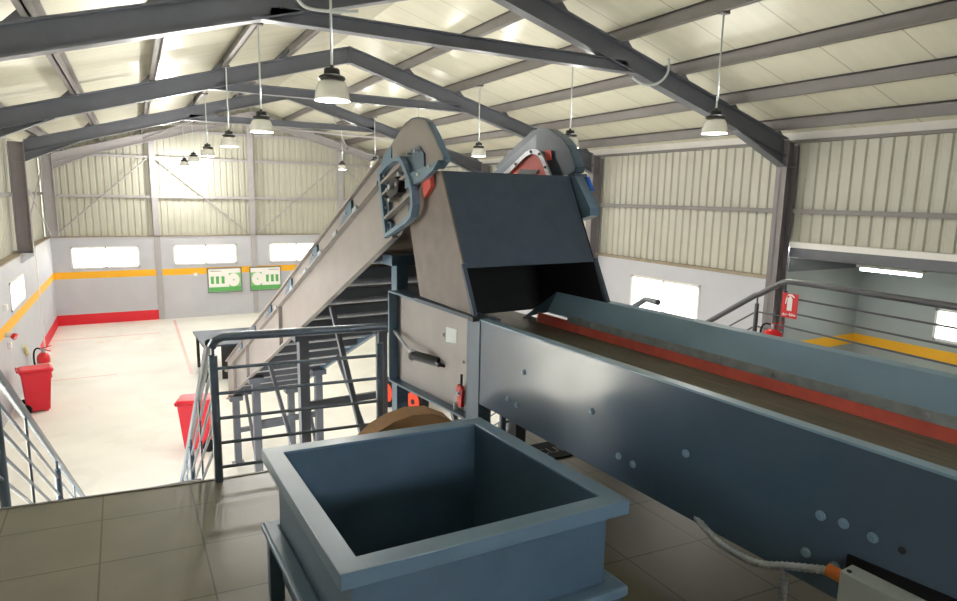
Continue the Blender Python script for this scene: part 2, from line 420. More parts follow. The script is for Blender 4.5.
# purlins (one continuous rail each)
ORD = ['first', 'second', 'third', 'fourth', 'fifth']
for sgn, side in ((1, 'right'), (-1, 'left')):
    for k in range(1, 6):
        xp = XA+sgn*1.135*k; zt = zr(xp, 7.4); zb = zr(xp, 7.2)
        mb = MB()
        mb.box(xp-.008, xp+.008, YN, Y4+.1, zb, zt-.005)
        mb.box(xp-.07, xp+.008, YN, Y4+.1, zb, zb+.014); mb.box(xp-.008, xp+.07, YN, Y4+.1, zt-.03, zt-.012)
        pr = thing('roof_purlin', 'grey roof purlin on the %s slope, %s down from the ridge' % (side, ORD[k-1]), 'roof purlin', B((xp, 10, zb)), 'roof purlins')
        build(mb, 'rail', steel_l, pr)
        for yf in (Y1, Y2, Y3):
            build(MB().prism([(xp+sgn*.01, yf-.06, zb-.0), (xp+sgn*.22, yf-.06, zr(xp+sgn*.22, 7.2)), (xp+sgn*.01, yf-.06, zt-.05)], (0, .12, 0)), 'cleat', steel_m, pr)
# girts
def girt(mb, label, m=gable_m, grp='wall girts'):
    return tag(build(mb, 'wall_girt', m), label, 'wall girt', grp)
for z, nm in ((4.2, 'lower'), (5.5, 'upper')):
    girt(MB().box(XL+.1, XR-.3, Y4+.03, Y4+.13, z-.05, z+.03), 'pale grey %s girt across the far gable sheeting' % nm)
girt(MB().box(.6, 7.1, Y4+.03, Y4+.13, 6.35, 6.43), 'pale grey topmost girt across the far gable sheeting near the ridge')
for a, b, nm in ((Y1+.12, Y2-.12, 'nearest full bay'), (Y2+.12, Y3-.12, 'middle bay'), (Y3+.12, Y4-.25, 'farthest bay')):
    girt(MB().box(XR-.08, XR+.03, a, b, 4.21, 4.29), 'grey girt midway up the right wall sheeting in the %s' % nm, steel_l)
    girt(MB().box(XL-.14, XL-.04, a, b, 4.21, 4.29), 'grey girt midway up the left wall sheeting in the %s' % nm, steel_l)
girt(MB().box(XR-.08, XR+.03, YN, Y1-.12, 4.21, 4.29), 'grey girt midway up the right wall sheeting above the annex opening', steel_l)
# gable posts
for xc, nm in ((.65, 'left of the two green boards'), (3.77, 'between the green boards, below the ridge'), (7.02, 'behind the top of the inclined conveyor')):
    gp = tag(build(MB().box(xc-.09, xc+.09, Y4-.03, Y4-.005, 0, zr(xc, 6.95)).box(xc-.01, xc+.01, Y4-.01, Y4+.1, 2.9, zr(xc, 6.95)).box(xc-.09, xc+.09, Y4+.09, Y4+.11, 2.9, zr(xc, 6.95)), 'gable_post', gable_m),
             'pale steel gable post on the far wall, %s' % nm, 'steel post', 'gable posts')
def rod(p, q, label, r=.022, grp='wind bracing rods'):
    tag(build(MB().cyl(p, q, r, 8), 'bracing_rod', gable_m, smooth=True), label, 'bracing rod', grp)
yb = Y4-.02
rod((-2.2, yb, 2.95), (.5, yb, 5.45), 'thin diagonal brace in the leftmost panel of the far gable')
rod((.8, yb, 5.4), (3.6, yb, 2.95), 'thin diagonal brace falling to the right on the far gable, second panel')
rod((3.95, yb, 2.95), (6.9, yb, 5.5), 'thin diagonal brace rising to the right on the far gable, third panel')
rod((7.15, yb, 5.4), (9.8, yb, 2.95), 'thin diagonal brace in the rightmost panel of the far gable')
rod((XL+.0, Y3+.3, 2.95), (XL+.0, Y4-.4, 5.1), 'left wall brace rising towards the far corner')
rod((XL+.06, Y3+.3, 4.9), (XL+.06, Y4-.4, 2.95), 'left wall brace falling towards the far corner')
for sgn, nm in ((-1, 'left'), (1, 'right')):
    xa, xb = XA+sgn*1.2, XA+sgn*3.4
    rod((xa, Y3+.2, zr(xa, 7.05)), (xb, Y4-.3, zr(xb, 7.05)), 'pale roof brace under the %s slope of the last bay, running out to the eave' % nm, .03)
    rod((xb, Y3+.2, zr(xb, 7.0)), (xa, Y4-.3, zr(xa, 7.0)), 'pale roof brace under the %s slope of the last bay, running in to the ridge' % nm, .03)
# cables looped over the nearest frame
def smooth_path(pts, n=6):
    out = []; p = [Vector(q) for q in pts]; p = [p[0]]+p+[p[-1]]
    for i in range(1, len(p)-2):
        for k in range(n):
            t_ = k/n; a, b, c_, d = p[i-1:i+3]
            out.append(.5*((2*b)+(c_-a)*t_+(2*a-5*b+4*c_-d)*t_*t_+(3*b-a-3*c_+d)*t_**3))
    return out+[p[-2]]
tag(build(MB().tube(smooth_path([(6.95, Y1-.12, 6.42), (6.9, Y1-.16, 6.2), (6.72, Y1-.16, 6.05), (6.5, Y1-.12, 6.02), (6.3, Y1-.1, 6.1)]), .018, 8), 'power_cable', lgrey_m, smooth=True), 'pale cable looping off the nearest frame at the right end of its tie beam', 'cable')
tag(build(MB().tube(smooth_path([(1.5, Y1-.12, 6.5), (1.58, Y1-.16, 6.5), (1.7, Y1-.16, 6.34), (1.95, Y1-.14, 6.33), (2.3, Y1-.12, 6.38)]), .018, 8), 'power_cable', lgrey_m, smooth=True), 'pale cable looping off the nearest frame at the left end of its tie beam', 'cable')

# ------------------------------------------------------------------ hanging lamps
def make_lamp(label, x, y):
    ztop, zb = zr(x, 7.2)+.0, 5.18
    r = thing('pendant_lamp', label, 'hanging lamp', B((x, y, zb)), 'high bay lamps in two rows')
    build(MB().cyl((x, y, zb+.29), (x, y, ztop+.02), .011, 8), 'suspension_rod', lgrey_m, r, smooth=True)
    build(MB().box(x-.06, x+.06, y-.04, y+.04, ztop-.02, ztop+.02), 'ceiling_bracket', steel_l, r)
    h = MB().lathe([(0, .30), (.016, .30), (.02, .275), (.058, .272), (.066, .262), (.068, .222), (.085, .216), (.108, .205), (.116, .188), (.102, .176), (.085, .168), (.0, .168)], (x, y, zb), 24)
    build(h, 'ballast_housing', black_m, r, smooth=True)
    n = 36; mb = MB()
    prof = [(.084, .17), (.112, .158), (.13, .125), (.141, .08), (.149, .03), (.152, .006)]
    prof2 = [(a-.006, b) for a, b in prof[::-1]]
    mb.lathe(prof+prof2+[prof[0]], (x, y, zb), n)
    build(mb, 'lamp_bowl', shade_m, r, smooth=True)
    build(MB().lathe([(0, .02), (.143, .02), (.145, .012), (.0, .0)], (x, y, zb), 24), 'lamp_lens', lens_m, r, smooth=True)
    return r
XLl, XRl = 1.56, 6.11
LY = [(5.52, 'nearest of the left row, largest in view'), (8.9, 'second nearest lamp of the left row'), (12.1, 'third nearest lamp of the left row'),
      (15.7, 'fourth of the left row, nearest of the small trio'), (19.4, 'fifth of the left row, middle of the small trio'), (22.9, 'farthest of the left row, lowest of the small trio')]
RY = [(5.4, 'nearest of the right row, before the right wall sheeting'), (8.25, 'second lamp of the right row, beside the far conveyor head'), (11.25, 'third lamp of the right row, between the two conveyor heads'),
      (14.3, 'fourth of the right row, behind the near conveyor head'), (17.4, 'fifth of the right row, left of the near conveyor head'), (20.6, 'farthest lamp of the right row, small against the gable')]
RZ = [(2.2, 'lamp of the right row beyond the edge of the picture, over the conveyor'), (-1.0, 'lamp of the right row behind the camera, over the conveyor')]
proto = make_lamp('black and clear bowl lamp, '+LY[0][1], XLl, LY[0][0])
def lamp_light(x, y, power):
    l = bpy.data.lights.new('lamp_light', 'POINT'); l.shadow_soft_size = .1; l.energy = power; l.color = (1, .97, .92)
    o = bpy.data.objects.new('lamp_light', l); COL.objects.link(o); o.location = B((x, y, 5.07)); o['kind'] = 'helper'
    l = bpy.data.lights.new('lamp_uplight', 'POINT'); l.shadow_soft_size = .09; l.energy = 7 if x < 3 else 16; l.color = (1, .98, .94)
    o = bpy.data.objects.new('lamp_uplight', l); COL.objects.link(o); o.location = B((x+.09, y, 5.18+.5)); o['kind'] = 'helper'
LP = 100
lamp_light(XLl, LY[0][0], LP*.6)
for xx, rows in ((XLl, LY[1:]), (XRl, RY)):
    for yy, lb in rows:
        d = dup(proto, Vector(B((xx, yy, 0)))-Vector(B((XLl, LY[0][0], 0))))
        d['label'] = 'clear bowl lamp, '+lb
        lamp_light(xx, yy, LP*2.3 if xx < 3 else LP*.5)

# ------------------------------------------------------------------ far wall boards and small wall things
def board(x0, x1, z0, z1, label, flip):
    yf = Y4-.06; r = thing('information_board', label, 'wall board', B(((x0+x1)/2, yf, z0)), 'green information boards')
    fr = MB(); 
    for q in ((x0, x1, z0, z0+.03), (x0, x1, z1-.03, z1), (x0, x0+.03, z0, z1), (x1-.03, x1, z0, z1)): fr.box(q[0], q[1], yf-.02, yf+.025, q[2], q[3])
    build(fr, 'board_frame', ink_m, r)
    build(MB().box(x0+.02, x1-.02, yf-.005, yf+.02, z0+.02, z1-.02), 'panel', signwhite_m, r)
    w, h = x1-x0, z1-z0
    fx = (lambda a: x0+a*w) if not flip else (lambda a: x1-a*w)
    def rect(a0, a1, b0, b1, m, nm, e=.008):
        p, q = sorted((fx(a0), fx(a1))); build(MB().box(p, q, yf-e, yf-.004, z0+b0*h, z0+b1*h), nm, m, r)
    rect(.03, .97, .04, .22, green_m, 'print')
    rect(.62, .97, .22, .78, lgreen_m, 'print')
    for a in (.09, .24, .40): rect(a, a+.09, .36, .66, green_m, 'print')
    rect(.08, .40, .86, .88, ink_m, 'print')
    cx, cz = fx(.76), z0+.5*h; n = 24
    build(MB().prism([(cx+.2*math.cos(2*PI*k/n), yf-.012, cz+.24*math.sin(2*PI*k/n)) for k in range(n)], (0, .006, 0)), 'print', signwhite_m, r)
    build(MB().prism([(cx+.03*math.cos(2*PI*k/n), yf-.016, cz+.03*math.sin(2*PI*k/n)) for k in range(n)], (0, .006, 0)), 'print', lgreen_m, r)
board(2.16, 3.30, .84, 1.72, 'green and white framed board on the far wall, left of the gable post', False)
board(3.58, 4.69, .84, 1.71, 'green and white framed board on the far wall, right of the gable post', True)
tag(build(MB().box(1.72, 1.84, Y4-.06, Y4, 1.47, 1.57), 'junction_box', white_m, bevel=.006), 'tiny white box on the far wall just left of the green boards', 'wall box')
tag(build(MB().box(XL, XL+.06, 15.1, 15.25, 2.0, 2.12), 'light_switch', white_m, bevel=.006), 'small white wall box left of the left wall window', 'wall box')
tag(build(MB().box(XL, XL+.06, 15.1, 15.22, 1.23, 1.36), 'light_switch', white_m, bevel=.006), 'small white wall box under the siren on the left wall', 'wall box')
al = thing('alarm_siren', 'grey and red siren on the yellow stripe of the left wall', 'siren', B((XL+.1, 15.0, 1.42)))
build(MB().cyl((XL, 15.0, 1.55), (XL+.12, 15.0, 1.52), .05, 16), 'body', lgrey_m, al, smooth=True)
build(MB().cyl((XL+.11, 15.0, 1.525), (XL+.17, 14.98, 1.49), .055, 16, .07), 'horn', ext_m, al, smooth=True)
tag(build(MB().box(XL, XL+.03, 20.2, 20.26, .0, 2.86), 'wall_conduit', white_m), 'white vertical conduit on the left wall towards the far corner', 'conduit')

# ------------------------------------------------------------------ wheelie bins
def wheelie(x, y, rz, label, f=1):
    r = thing('wheelie_bin', label, 'bin', B((x, y, 0)), 'red wheelie bins on the hall floor')
    c_, s_ = math.cos(rz), math.sin(rz)
    T = lambda p: B((x+(p[0]*c_-p[1]*s_)*f, y+(p[0]*s_+p[1]*c_)*f, p[2]*f))
    def frus(a, b, z0, z1, mb=None):
        mb = mb or MB(); (x0, x1, y0, y1), (X0, X1, Y0, Y1) = a, b
        return mb.add([(x0,y0,z0),(x1,y0,z0),(x1,y1,z0),(x0,y1,z0),(X0,Y0,z1),(X1,Y0,z1),(X1,Y1,z1),(X0,Y1,z1)], [(3,2,1,0),(4,5,6,7),(0,1,5,4),(1,2,6,5),(2,3,7,6),(3,0,4,7)])
    bo = frus((-.17, .17, -.18, .2), (-.22, .22, -.25, .25), .03, .82)
    build(bo, 'body', redp_m, r, T, bevel=.025)
    build(frus((-.235, .235, -.27, .27), (-.25, .25, -.285, .275), .81, .85), 'rim', redp_m, r, T, bevel=.01)
    ld = build(frus((-.25, .25, -.30, .29), (-.2, .2, -.24, .25), .852, .895), 'lid', redp_m, r, T, bevel=.02)
    build(MB().cyl((-.2, .30, .87), (.2, .30, .87), .018, 10), 'handle', redp_m, ld, T, smooth=True)
    for sx in (-1, 1):
        build(MB().cyl((sx*.19, .22, .1), (sx*.25, .22, .1), .1, 20), 'wheel', rubber_m, r, T, smooth=True)
    build(MB().cyl((-.2, .22, .1), (.2, .22, .1), .015, 8), 'axle', zinc_m, r, T)
    for sx in (-1, 1): build(MB().box(sx*.12-.03, sx*.12+.03, -.15, -.09, 0, .04), 'foot', redp_m, r, T)
wheelie(-1.91, 14.8, 1.75, 'red wheelie bin against the left wall with a fire extinguisher behind', 1.0)
wheelie(.74, 11.4, -1.85, 'red wheelie bin beside the stair railing near the inclined conveyor', 1.02)

def extinguisher(x, y, z, f, label, sc_=1, ang=0, wide=1):
    T = lambda p: f((x+(p[0]*math.cos(ang)-p[1]*math.sin(ang))*sc_, y+(p[0]*math.sin(ang)+p[1]*math.cos(ang))*sc_, z+p[2]*sc_))
    r = thing('fire_extinguisher', label, 'fire extinguisher', T((0, 0, 0)))
    build(MB().lathe([(a*wide, b) for a, b in ((0, 0), (.07, 0), (.085, .015), (.085, .30), (.075, .35), (.045, .385), (.025, .395), (0, .395))], n=24), 'cylinder', ext_m, r, T, smooth=True)
    build(MB().lathe([(0, .39), (.022, .39), (.022, .43), (.03, .43), (.03, .455), (0, .455)], n=16), 'valve', zinc_m, r, T, smooth=True)
    build(MB().bar((-.03, 0, .45), (.13, 0, .50), .025, .012).bar((0, 0, .44), (.12, 0, .42), .022, .01), 'lever', ext_m, r, T)
    build(MB().tube(smooth_path([(-.02, 0, .44), (-.09, .0, .45), (-.14, 0, .40), (-.155, 0, .28), (-.14, 0, .15), (-.11, 0, .08)]), .012, 8), 'hose', rubber_m, r, T, smooth=True)
    build(MB().lathe([(.0862*wide, .12), (.0862*wide, .25)], n=24), 'label', mat('extinguisher_label', (210, 190, 170), .5, var=.2, vscale=30), r, T, smooth=True)
extinguisher(-2.05, 17.3, 0, B, 'red fire extinguisher on the floor against the left wall behind the bin', 1.6, -.6)
tag(build(MB().bar((XL+.02, 17.3, .62), (XL+.08, 16.5, .98), .05, .05), 'pipe_stub', mat('pale_yellow_plastic', (226, 214, 150), .5)), 'pale yellow stick leaning on the left wall above the extinguisher', 'stick')

# ------------------------------------------------------------------ low table beyond the conveyor foot
tb = thing('work_table', 'dark topped steel table standing at the low end of the inclined conveyor', 'table', B((1.7, 15.8, 0)))
build(MB().prism([(1.21, 15.3, .86), (2.3, 15.2, .86), (2.6, 17.0, .86), (1.13, 17.05, .86)], (0, 0, .045)), 'table_top', table_m, tb, bevel=.006)
for px, py in ((1.27, 15.4), (2.2, 15.32), (1.22, 16.9), (2.5, 16.9)): build(MB().box(px-.035, px+.035, py-.035, py+.035, 0, .86), 'leg', black_m, tb)
build(MB().box(1.6, 2.2, 15.36, 15.40, .05, .86), 'side_panel', black_m, tb)

# ------------------------------------------------------------------ mezzanine
EDGE = [(-2.9, 4.42), (-.75, 4.18), (.35, 4.05), (2.6, 3.92), (4.1, 4.1), (4.1, 5.1), (6.75, 5.1)]
mz = MB().prism([(x_, y_, 2.48) for x_, y_ in EDGE]+[(6.75, -4.3, 2.48), (-2.6, -4.3, 2.48)], (0, 0, .12))
struct(mz, 'floor_mezzanine', tile_m, P)
nb = MB()
for (a, b) in zip(EDGE[:4], EDGE[1:4]): nb.prism([(a[0], a[1]+.001, 2.44), (b[0], b[1]+.001, 2.44), (b[0], b[1]+.02, 2.44), (a[0], a[1]+.02, 2.44)], (0, 0, .165))
struct(nb, 'trim_mezzanine', mat('grey_edge_trim', (110, 106, 98), .5), P)
for i, (px, py) in enumerate(((-2.2, 3.6), (1.0, 3.4), (4.6, 3.6), (6.4, 4.6), (1.0, -.5), (4.6, -.5), (6.4, -.5))):
    o = build(MB().box(px-.08, px+.08, py-.08, py+.08, -.6, 2.48), 'column', steel_m, None, P); o['kind'] = 'structure'
# stairs
def stairs(x0, x1, y0, label):
    r = thing('staircase', label, 'stairs', P(((x0+x1)/2, y0, -.6)), 'steel stairs down from the mezzanine')
    n = 18; rise = 3.2/n; run = .272
    for i in range(1, n):
        zt = 2.6-i*rise; ya = y0+(i-1)*run
        build(MB().box(x0, x1, ya, ya+run+.02, zt-.04, zt), 'tread', steel_l, r, P)
    L = n*run
    for x_ in (x0-.02, x1+.02):
        build(MB().prism([(x_-.012, y0, 2.5), (x_-.012, y0, 2.3), (x_-.012, y0+L-.25, -.6), (x_-.012, y0+L, -.6)], (.024, 0, 0)), 'stringer', steel_m, r, P)
stairs(-.68, .30, 4.24, 'steel stairs going down from the tiled mezzanine on the left side')
stairs(4.2, 6.5, 5.12, 'steel stairs going down from the mezzanine near the extinguisher sign')

def railing(label, top, posts, bars, r_top=.027, r_post=.026, r_bar=.011, f=P, base=None, m=rail_m):
    r = thing('railing', label, 'railing', f(base or posts[0][0]), 'mezzanine and stair railings')
    build(MB().tube(top, r_top, 14), 'handrail', m, r, f, smooth=True)
    for a, b in posts:
        pm = MB().cyl(a, Vector(b)-Vector((0, 0, .09)), r_post, 12).cyl(Vector(b)-Vector((0, 0, .1)), b, .011, 8)
        build(pm, 'post', m, r, f, smooth=True)
    for a, b in bars: build(MB().cyl(a, b, r_bar, 8), 'bar', m, r, f, smooth=True)
    return r
# landing rail, running behind the conveyor box to the second stairs
LR = [(.37, 4.03), (1.40, 3.93)]
ht = 3.525
tops = [(LR[0][0], LR[0][1]+.02, ht-.06), (LR[0][0]+.015, LR[0][1], ht-.02), (LR[0][0]+.06, LR[0][1], ht)]+[(a, b, ht) for a, b in LR[1:]]+[(1.455, 3.925, ht)]
bars = []
for z_ in (3.33, 3.17, 3.01, 2.85, 2.69):
    for a, b in zip(LR[:-1], LR[1:]): bars.append(((a[0], a[1], z_), (b[0], b[1], z_)))
railing('blue grey landing rail between the hopper and the inclined conveyor', tops, [((a, b, 2.6), (a, b, ht-.02)) for a, b in LR], bars)
LR2 = [(2.35, 3.87), (3.2, 3.93), (3.95, 4.03)]
railing('short rail length on the mezzanine edge under the conveyor tail', [(a, b, 3.3) for a, b in LR2], [((a, b, 2.6), (a, b, 3.29)) for a, b in LR2],
        [((LR2[i][0], LR2[i][1], z_), (LR2[i+1][0], LR2[i+1][1], z_)) for z_ in (3.1, 2.9, 2.72) for i in (0, 1)])
# stair rails
def stair_rail(label, x, y0, zt0, sl, y1, posts, thin, nb=4, x1=None, start=None):
    x1 = x if x1 is None else x1
    fx = lambda y_: x+(x1-x)*(y_-y0)/(y1-y0); fz = lambda y_: zt0-sl*(y_-y0)
    top = (start or [])+[(x, y0, zt0), (x1, y1, fz(y1))]
    pp = [((fx(y_), y_, max(-.6, fz(y_)-.98)), (fx(y_), y_, fz(y_)-.015)) for y_ in posts]
    bars = [((x, y0, zt0-d), (x1, y1, fz(y1)-d)) for d in [.19+.165*k for k in range(nb)]]
    r = railing(label, top, pp, bars, m=rail_m)
    for y_ in thin: build(MB().cyl((fx(y_), y_, fz(y_)-.82), (fx(y_), y_, fz(y_)-.01), .009, 8), 'baluster', rail_m, r, P, smooth=True)
stair_rail('left hand stair rail descending at the left side of the picture', -.75, 4.0, 3.59, .637, 9.0, [4.25, 6.5, 8.6], [5.17, 7.67])
stair_rail('right hand stair rail descending beside the red bin', .36, 4.09, 3.48, .605, 9.3, [6.55, 8.9], [5.21, 7.6])
# right railing with the extinguisher sign
RX = 6.6
top = [(6.38, 1.2, 3.5), (6.42, 2.5, 3.5), (RX, 4.3, 3.5), (RX, 4.58, 3.5), (RX, 4.68, 3.47), (RX, 4.95, 3.3), (RX, 5.02, 3.27), (RX, 8.4, 1.0)]
bars = [((6.38, 1.2, z_), (6.42, 2.5, z_)) for z_ in (3.31, 3.14, 2.97, 2.8)]+[((6.42, 2.5, z_), (RX, 4.6, z_)) for z_ in (3.31, 3.14, 2.97, 2.8)]
bars += [((RX, 4.6, z_), (RX, 4.98, z_)) for z_ in (3.08, 2.9, 2.72)]+[((RX, 4.98, z_), (RX, 8.3, z_-2.23)) for z_ in (3.08, 2.9, 2.72)]
railing('grey railing on the far side of the conveyor holding the extinguisher sign', top, [((6.38, 1.2, 2.6), (6.38, 1.2, 3.48)), ((6.42, 2.5, 2.6), (6.42, 2.5, 3.48)), ((RX, 4.62, 2.6), (RX, 4.62, 3.48)), ((RX, 4.98, 2.6), (RX, 4.98, 3.27)), ((RX, 8.2, -.6), (RX, 8.2, 1.12))], bars, r_top=.034, m=grail_m)
stair_rail('stair rail end showing just above the far conveyor guard', 4.08, 4.25, 3.5, .66, 8.9, [4.35, 8.6], [], nb=3, start=[(4.05, 4.06, 3.5)])
# sign
sg = thing('extinguisher_sign', 'red fire extinguisher sign with white pictogram hung on the far railing', 'sign', P((6.56, 4.53, 3.08)))
sx, sy0, sy1, sz0, sz1 = 6.555, 4.62, 4.42, 3.085, 3.37
build(MB().box(sx, sx+.006, sy1, sy0, sz0, sz1), 'plate', signred_m, sg, P)
def sq(pts, nm, m=signwhite_m): build(MB().prism([(sx-.002, sy0-(sy0-sy1)*a, sz0+(sz1-sz0)*b) for a, b in pts], (.003, 0, 0)), nm, m, sg, P)
sq([(.36, .30), (.66, .30), (.66, .78), (.60, .85), (.42, .85), (.36, .78)], 'pictogram_body')
sq([(.46, .85), (.56, .85), (.56, .90), (.46, .90)], 'pictogram_neck')
sq([(.30, .90), (.40, .97), (.62, .97), (.80, .87), (.74, .84), (.58, .91), (.42, .91)], 'pictogram_lever')
sq([(.36, .80), (.30, .88), (.24, .72), (.22, .56), (.28, .56), (.31, .72)], 'pictogram_hose')
cu = bpy.data.curves.new('sign_text', 'FONT'); cu.body = '\ufed6\ufef3\ufeae\ufea3 \ufe94\ufef3\ufe8e\ufed4\ufec3'; cu.size = .05; cu.align_x = 'CENTER'; cu.extrude = .0015; cu.offset = .0012
to = bpy.data.objects.new('sign_text', cu); COL.objects.link(to)
bpy.context.view_layer.update()
me = bpy.data.meshes.new_from_object(to.evaluated_get(bpy.context.evaluated_depsgraph_get()))
bpy.data.objects.remove(to)
xs_ = [v.co.x for v in me.vertices] or [0, 1]
k_ = .175/max(.01, max(xs_)-min(xs_)); ys_ = [v.co.y for v in me.vertices] or [0, 1]
rt = Matrix(((0, 0, -1), (-1, 0, 0), (0, 1, 0)))
for v in me.vertices:
    q = Vector((v.co.x*k_-(max(xs_)+min(xs_))/2*k_, (v.co.y-min(ys_))*k_, v.co.z))
    v.co = rt @ q
me.materials.append(signwhite_m)
to = bpy.data.objects.new('lettering', me); COL.objects.link(to); to.parent = sg
to.location = Vector(P((sx-.002, (sy0+sy1)/2, sz0+.02)))-Vector(sg['_w'])
extinguisher(6.42, 4.60, 2.6, P, 'red fire extinguisher standing below the sign behind the conveyor', .9, -1.2, 1.45)

# fluorescent in the annex
fl = thing('fluorescent_light', 'lit fluorescent batten under the annex ceiling behind the right railing', 'light fitting', B((11.5, 6.1, 3.2)))
build(MB().box(11.43, 11.57, 5.55, 6.65, 3.27, 3.42), 'housing', white_m, fl, bevel=.005)
build(MB().cyl((11.5, 5.6, 3.24), (11.5, 6.6, 3.24), .035, 12), 'tube', tube_m, fl, smooth=True)
tag(build(MB().cyl((11.5, 5.5, 3.36), (11.5, 2.0, 3.36), .03, 8), 'conduit_pipe', lgrey_m), 'grey conduit running on from the fluorescent batten', 'conduit')
l = bpy.data.lights.new('tube_light', 'AREA'); l.shape = 'RECTANGLE'; l.size = .1; l.size_y = 1.1; l.energy = 14; l.color = (.92, 1, .95)
o = bpy.data.objects.new('tube_light', l); COL.objects.link(o); o.location = B((11.5, 6.1, 3.19)); o['kind'] = 'helper'

# ------------------------------------------------------------------ sorting conveyor
cv = thing('sorting_conveyor', 'slate blue belt conveyor running from the chute past the hopper to the right edge', 'conveyor', M((.55, -1, MP)))
V0 = -4.6
def mpart(mb, nm, m, par=cv, **k): return build(mb, nm, m, par, M, **k)
near = mpart(MB().vz([(V0, 3.03), (0, 3.03), (0, 3.60), (V0, 3.60)], -.006, .006), 'side_plate', plate_m)
mpart(MB().box(-.008, .045, V0, 0, 3.596, 3.606), 'top_flange', guard_m)
mpart(MB().box(.006, .05, V0, 0, 3.03, 3.04), 'bottom_flange', slate_m)
mpart(MB().vz([(V0, 3.03), (1.2, 3.03), (1.2, 3.3), (.5, 3.36), (.5, 3.46), (V0, 3.46)], 1.155, 1.167), 'side_plate', slate_m)
PL = [(.02, V0), (.02, -.01), (.10, -.01), (.10, 1.35), (1.14, 1.35), (1.14, V0)]
mpart(MB().prism([(a, b, 3.345) for a, b in PL], (0, 0, .017)), 'belt', belt_m)
mpart(MB().prism([(a, b, 3.12) for a, b in PL], (0, 0, .015)), 'return_belt', belt2_m)
mpart(MB().prism([(1.055, V0, 3.465), (1.065, V0, 3.455), (1.16, V0, 3.60), (1.2, V0, 3.62), (1.2, V0, 3.635), (1.15, V0, 3.625)], (0, .64-V0, 0)), 'guard', guard_m)
mpart(MB().prism([(1.03, .95, 3.366), (1.15, .97, 3.366), (1.2, .80, 3.5), (1.2, .645, 3.632), (1.15, .642, 3.625), (1.06, .64, 3.46)], (0, .015, 0)), 'guard_end', slate_m)
cb = mpart(MB().prism([(1.035, V0, 3.428), (1.05, V0, 3.424), (1.062, V0, 3.478), (1.047, V0, 3.482)], (0, .35-V0, 0)), 'clamp_bar', clamp_m)
mpart(MB().prism([(1.03, V0, 3.363), (1.042, V0, 3.363), (1.052, V0, 3.44), (1.04, V0, 3.44)], (0, .75-V0, 0)), 'skirt', skirt2_m)
def bolt(u, v, z, par, r=.012, h=.013):
    return mpart(MB().cyl((u, v, z), (u-h*.4, v, z), r*1.5, 14).cyl((u-h*.3, v, z), (u-h, v, z), r, 6), 'bolt', guard_m if par is near else zinc_m, par)  # side plate bolts coloured paler than the plate for their lit edges
for v, z in ((-1.319, 3.153), (-1.414, 3.148), (-1.716, 3.316), (-.509, 3.375), (-.351, 3.162), (-.448, 3.152), (-1.111, 3.32), (-2.314, 3.306), (-2.394, 3.314), (-2.49, 3.31), (-2.277, 3.144), (-2.382, 3.146)):
    bolt(-.006, v, z, near)
mpart(MB().cyl((-.0075, -2.578, 3.309), (-.005, -2.578, 3.309), .012, 12), 'hole', black_m, near)
for v in (.073, -.302, -.683, -1.064, -1.432, -1.811, -2.184, -2.55): bolt(1.04, v, 3.452, cb, .012, .014)
for v in (-3.4, -.28):
    for u in (.12, 1.05): mpart(MB().box(u-.04, u+.04, v-.04, v+.04, MP, 3.05), 'leg', steel_m)
for v in (-4.0, -3.2, -2.4, -1.6, -.8, 0): mpart(MB().cyl((.03 if v < 0 else .11, v, 3.09), (1.13, v, 3.09), .03, 12), 'return_roller', zinc_m, smooth=True)
for v in (-4, -3, -2, -1, 0): mpart(MB().box(.03 if v < 0 else .11, 1.13, v-.03, v+.03, 3.27, 3.335), 'cross_member', steel_m)
# tail box at the chute end
mpart(MB().vz([(.1, 2.84), (1.52, 2.80), (1.52, 3.57), (.1, 3.58)], .085, .095), 'tail_panel', taupe_m)
mpart(MB().vz([(1.49, 2.795), (1.51, 2.795), (1.51, 3.575), (1.49, 3.575)], 0, .10), 'tail_flange', slate_m)
mpart(MB().prism([(0, .0, 2.86), (0, 1.51, 2.785), (0, 1.51, 2.80), (0, 0, 2.875)], (.10, 0, 0)), 'tail_flange', slate_m)
mpart(MB().box(0, .16, 0, 1.51, 3.575, 3.59), 'tail_flange', slate_m)
mpart(MB().vz([(-.01, 2.86), (.15, 2.86), (.15, 3.59), (-.01, 3.60)], -.012, .09), 'stiffener', slate_m)
mpart(MB().vz([(.6, 2.9), (1.52, 2.88), (1.52, 3.16), (.6, 3.2)], 1.14, 1.15), 'tail_panel', slate_m)
mpart(MB().box(0.1, 1.15, 1.50, 1.515, 2.82, 3.12), 'tail_panel', slate_m)
mpart(MB().vz([(.62, 3.315), (.46, 3.335), (.46, 3.44), (.62, 3.43)], .082, .086), 'plate', lgrey_m)
for z in (3.5, 3.38, 3.17, 3.05): bolt(.085, .20, z, cv, .01)
bolt(.085, .66, 3.36, cv, .012); bolt(.085, .36, 3.22, cv, .009)
ha = mpart(MB().cyl((.085, .72, 3.13), (-.03, .95, 3.15), .038, 14).cyl((.085, .69, 3.11), (.09, .69, 3.13), .055, 14), 'handle', black_m, smooth=True)
mpart(MB().cyl((-.03, .96, 3.15), (.05, 1.5, 3.235), .014, 10).cyl((-.04, .93, 3.15), (-.015, .99, 3.15), .04, 12), 'pull_rod', zinc_m, ha, smooth=True)
lv = mpart(MB().vz([(.30, 2.90), (.36, 2.90), (.375, 3.02), (.36, 3.06), (.31, 3.06), (.285, 3.02)], .035, .06), 'red_lever', ext_m, bevel=.006)
mpart(MB().cyl((.05, .325, 3.06), (.05, .325, 3.14), .009, 8), 'pin', black_m, lv)
bolt(.035, .335, 3.0, lv, .013)
mpart(MB().cyl((.05, .40, 2.85), (.05, .40, 2.91), .02, 10), 'nut', zinc_m, lv)
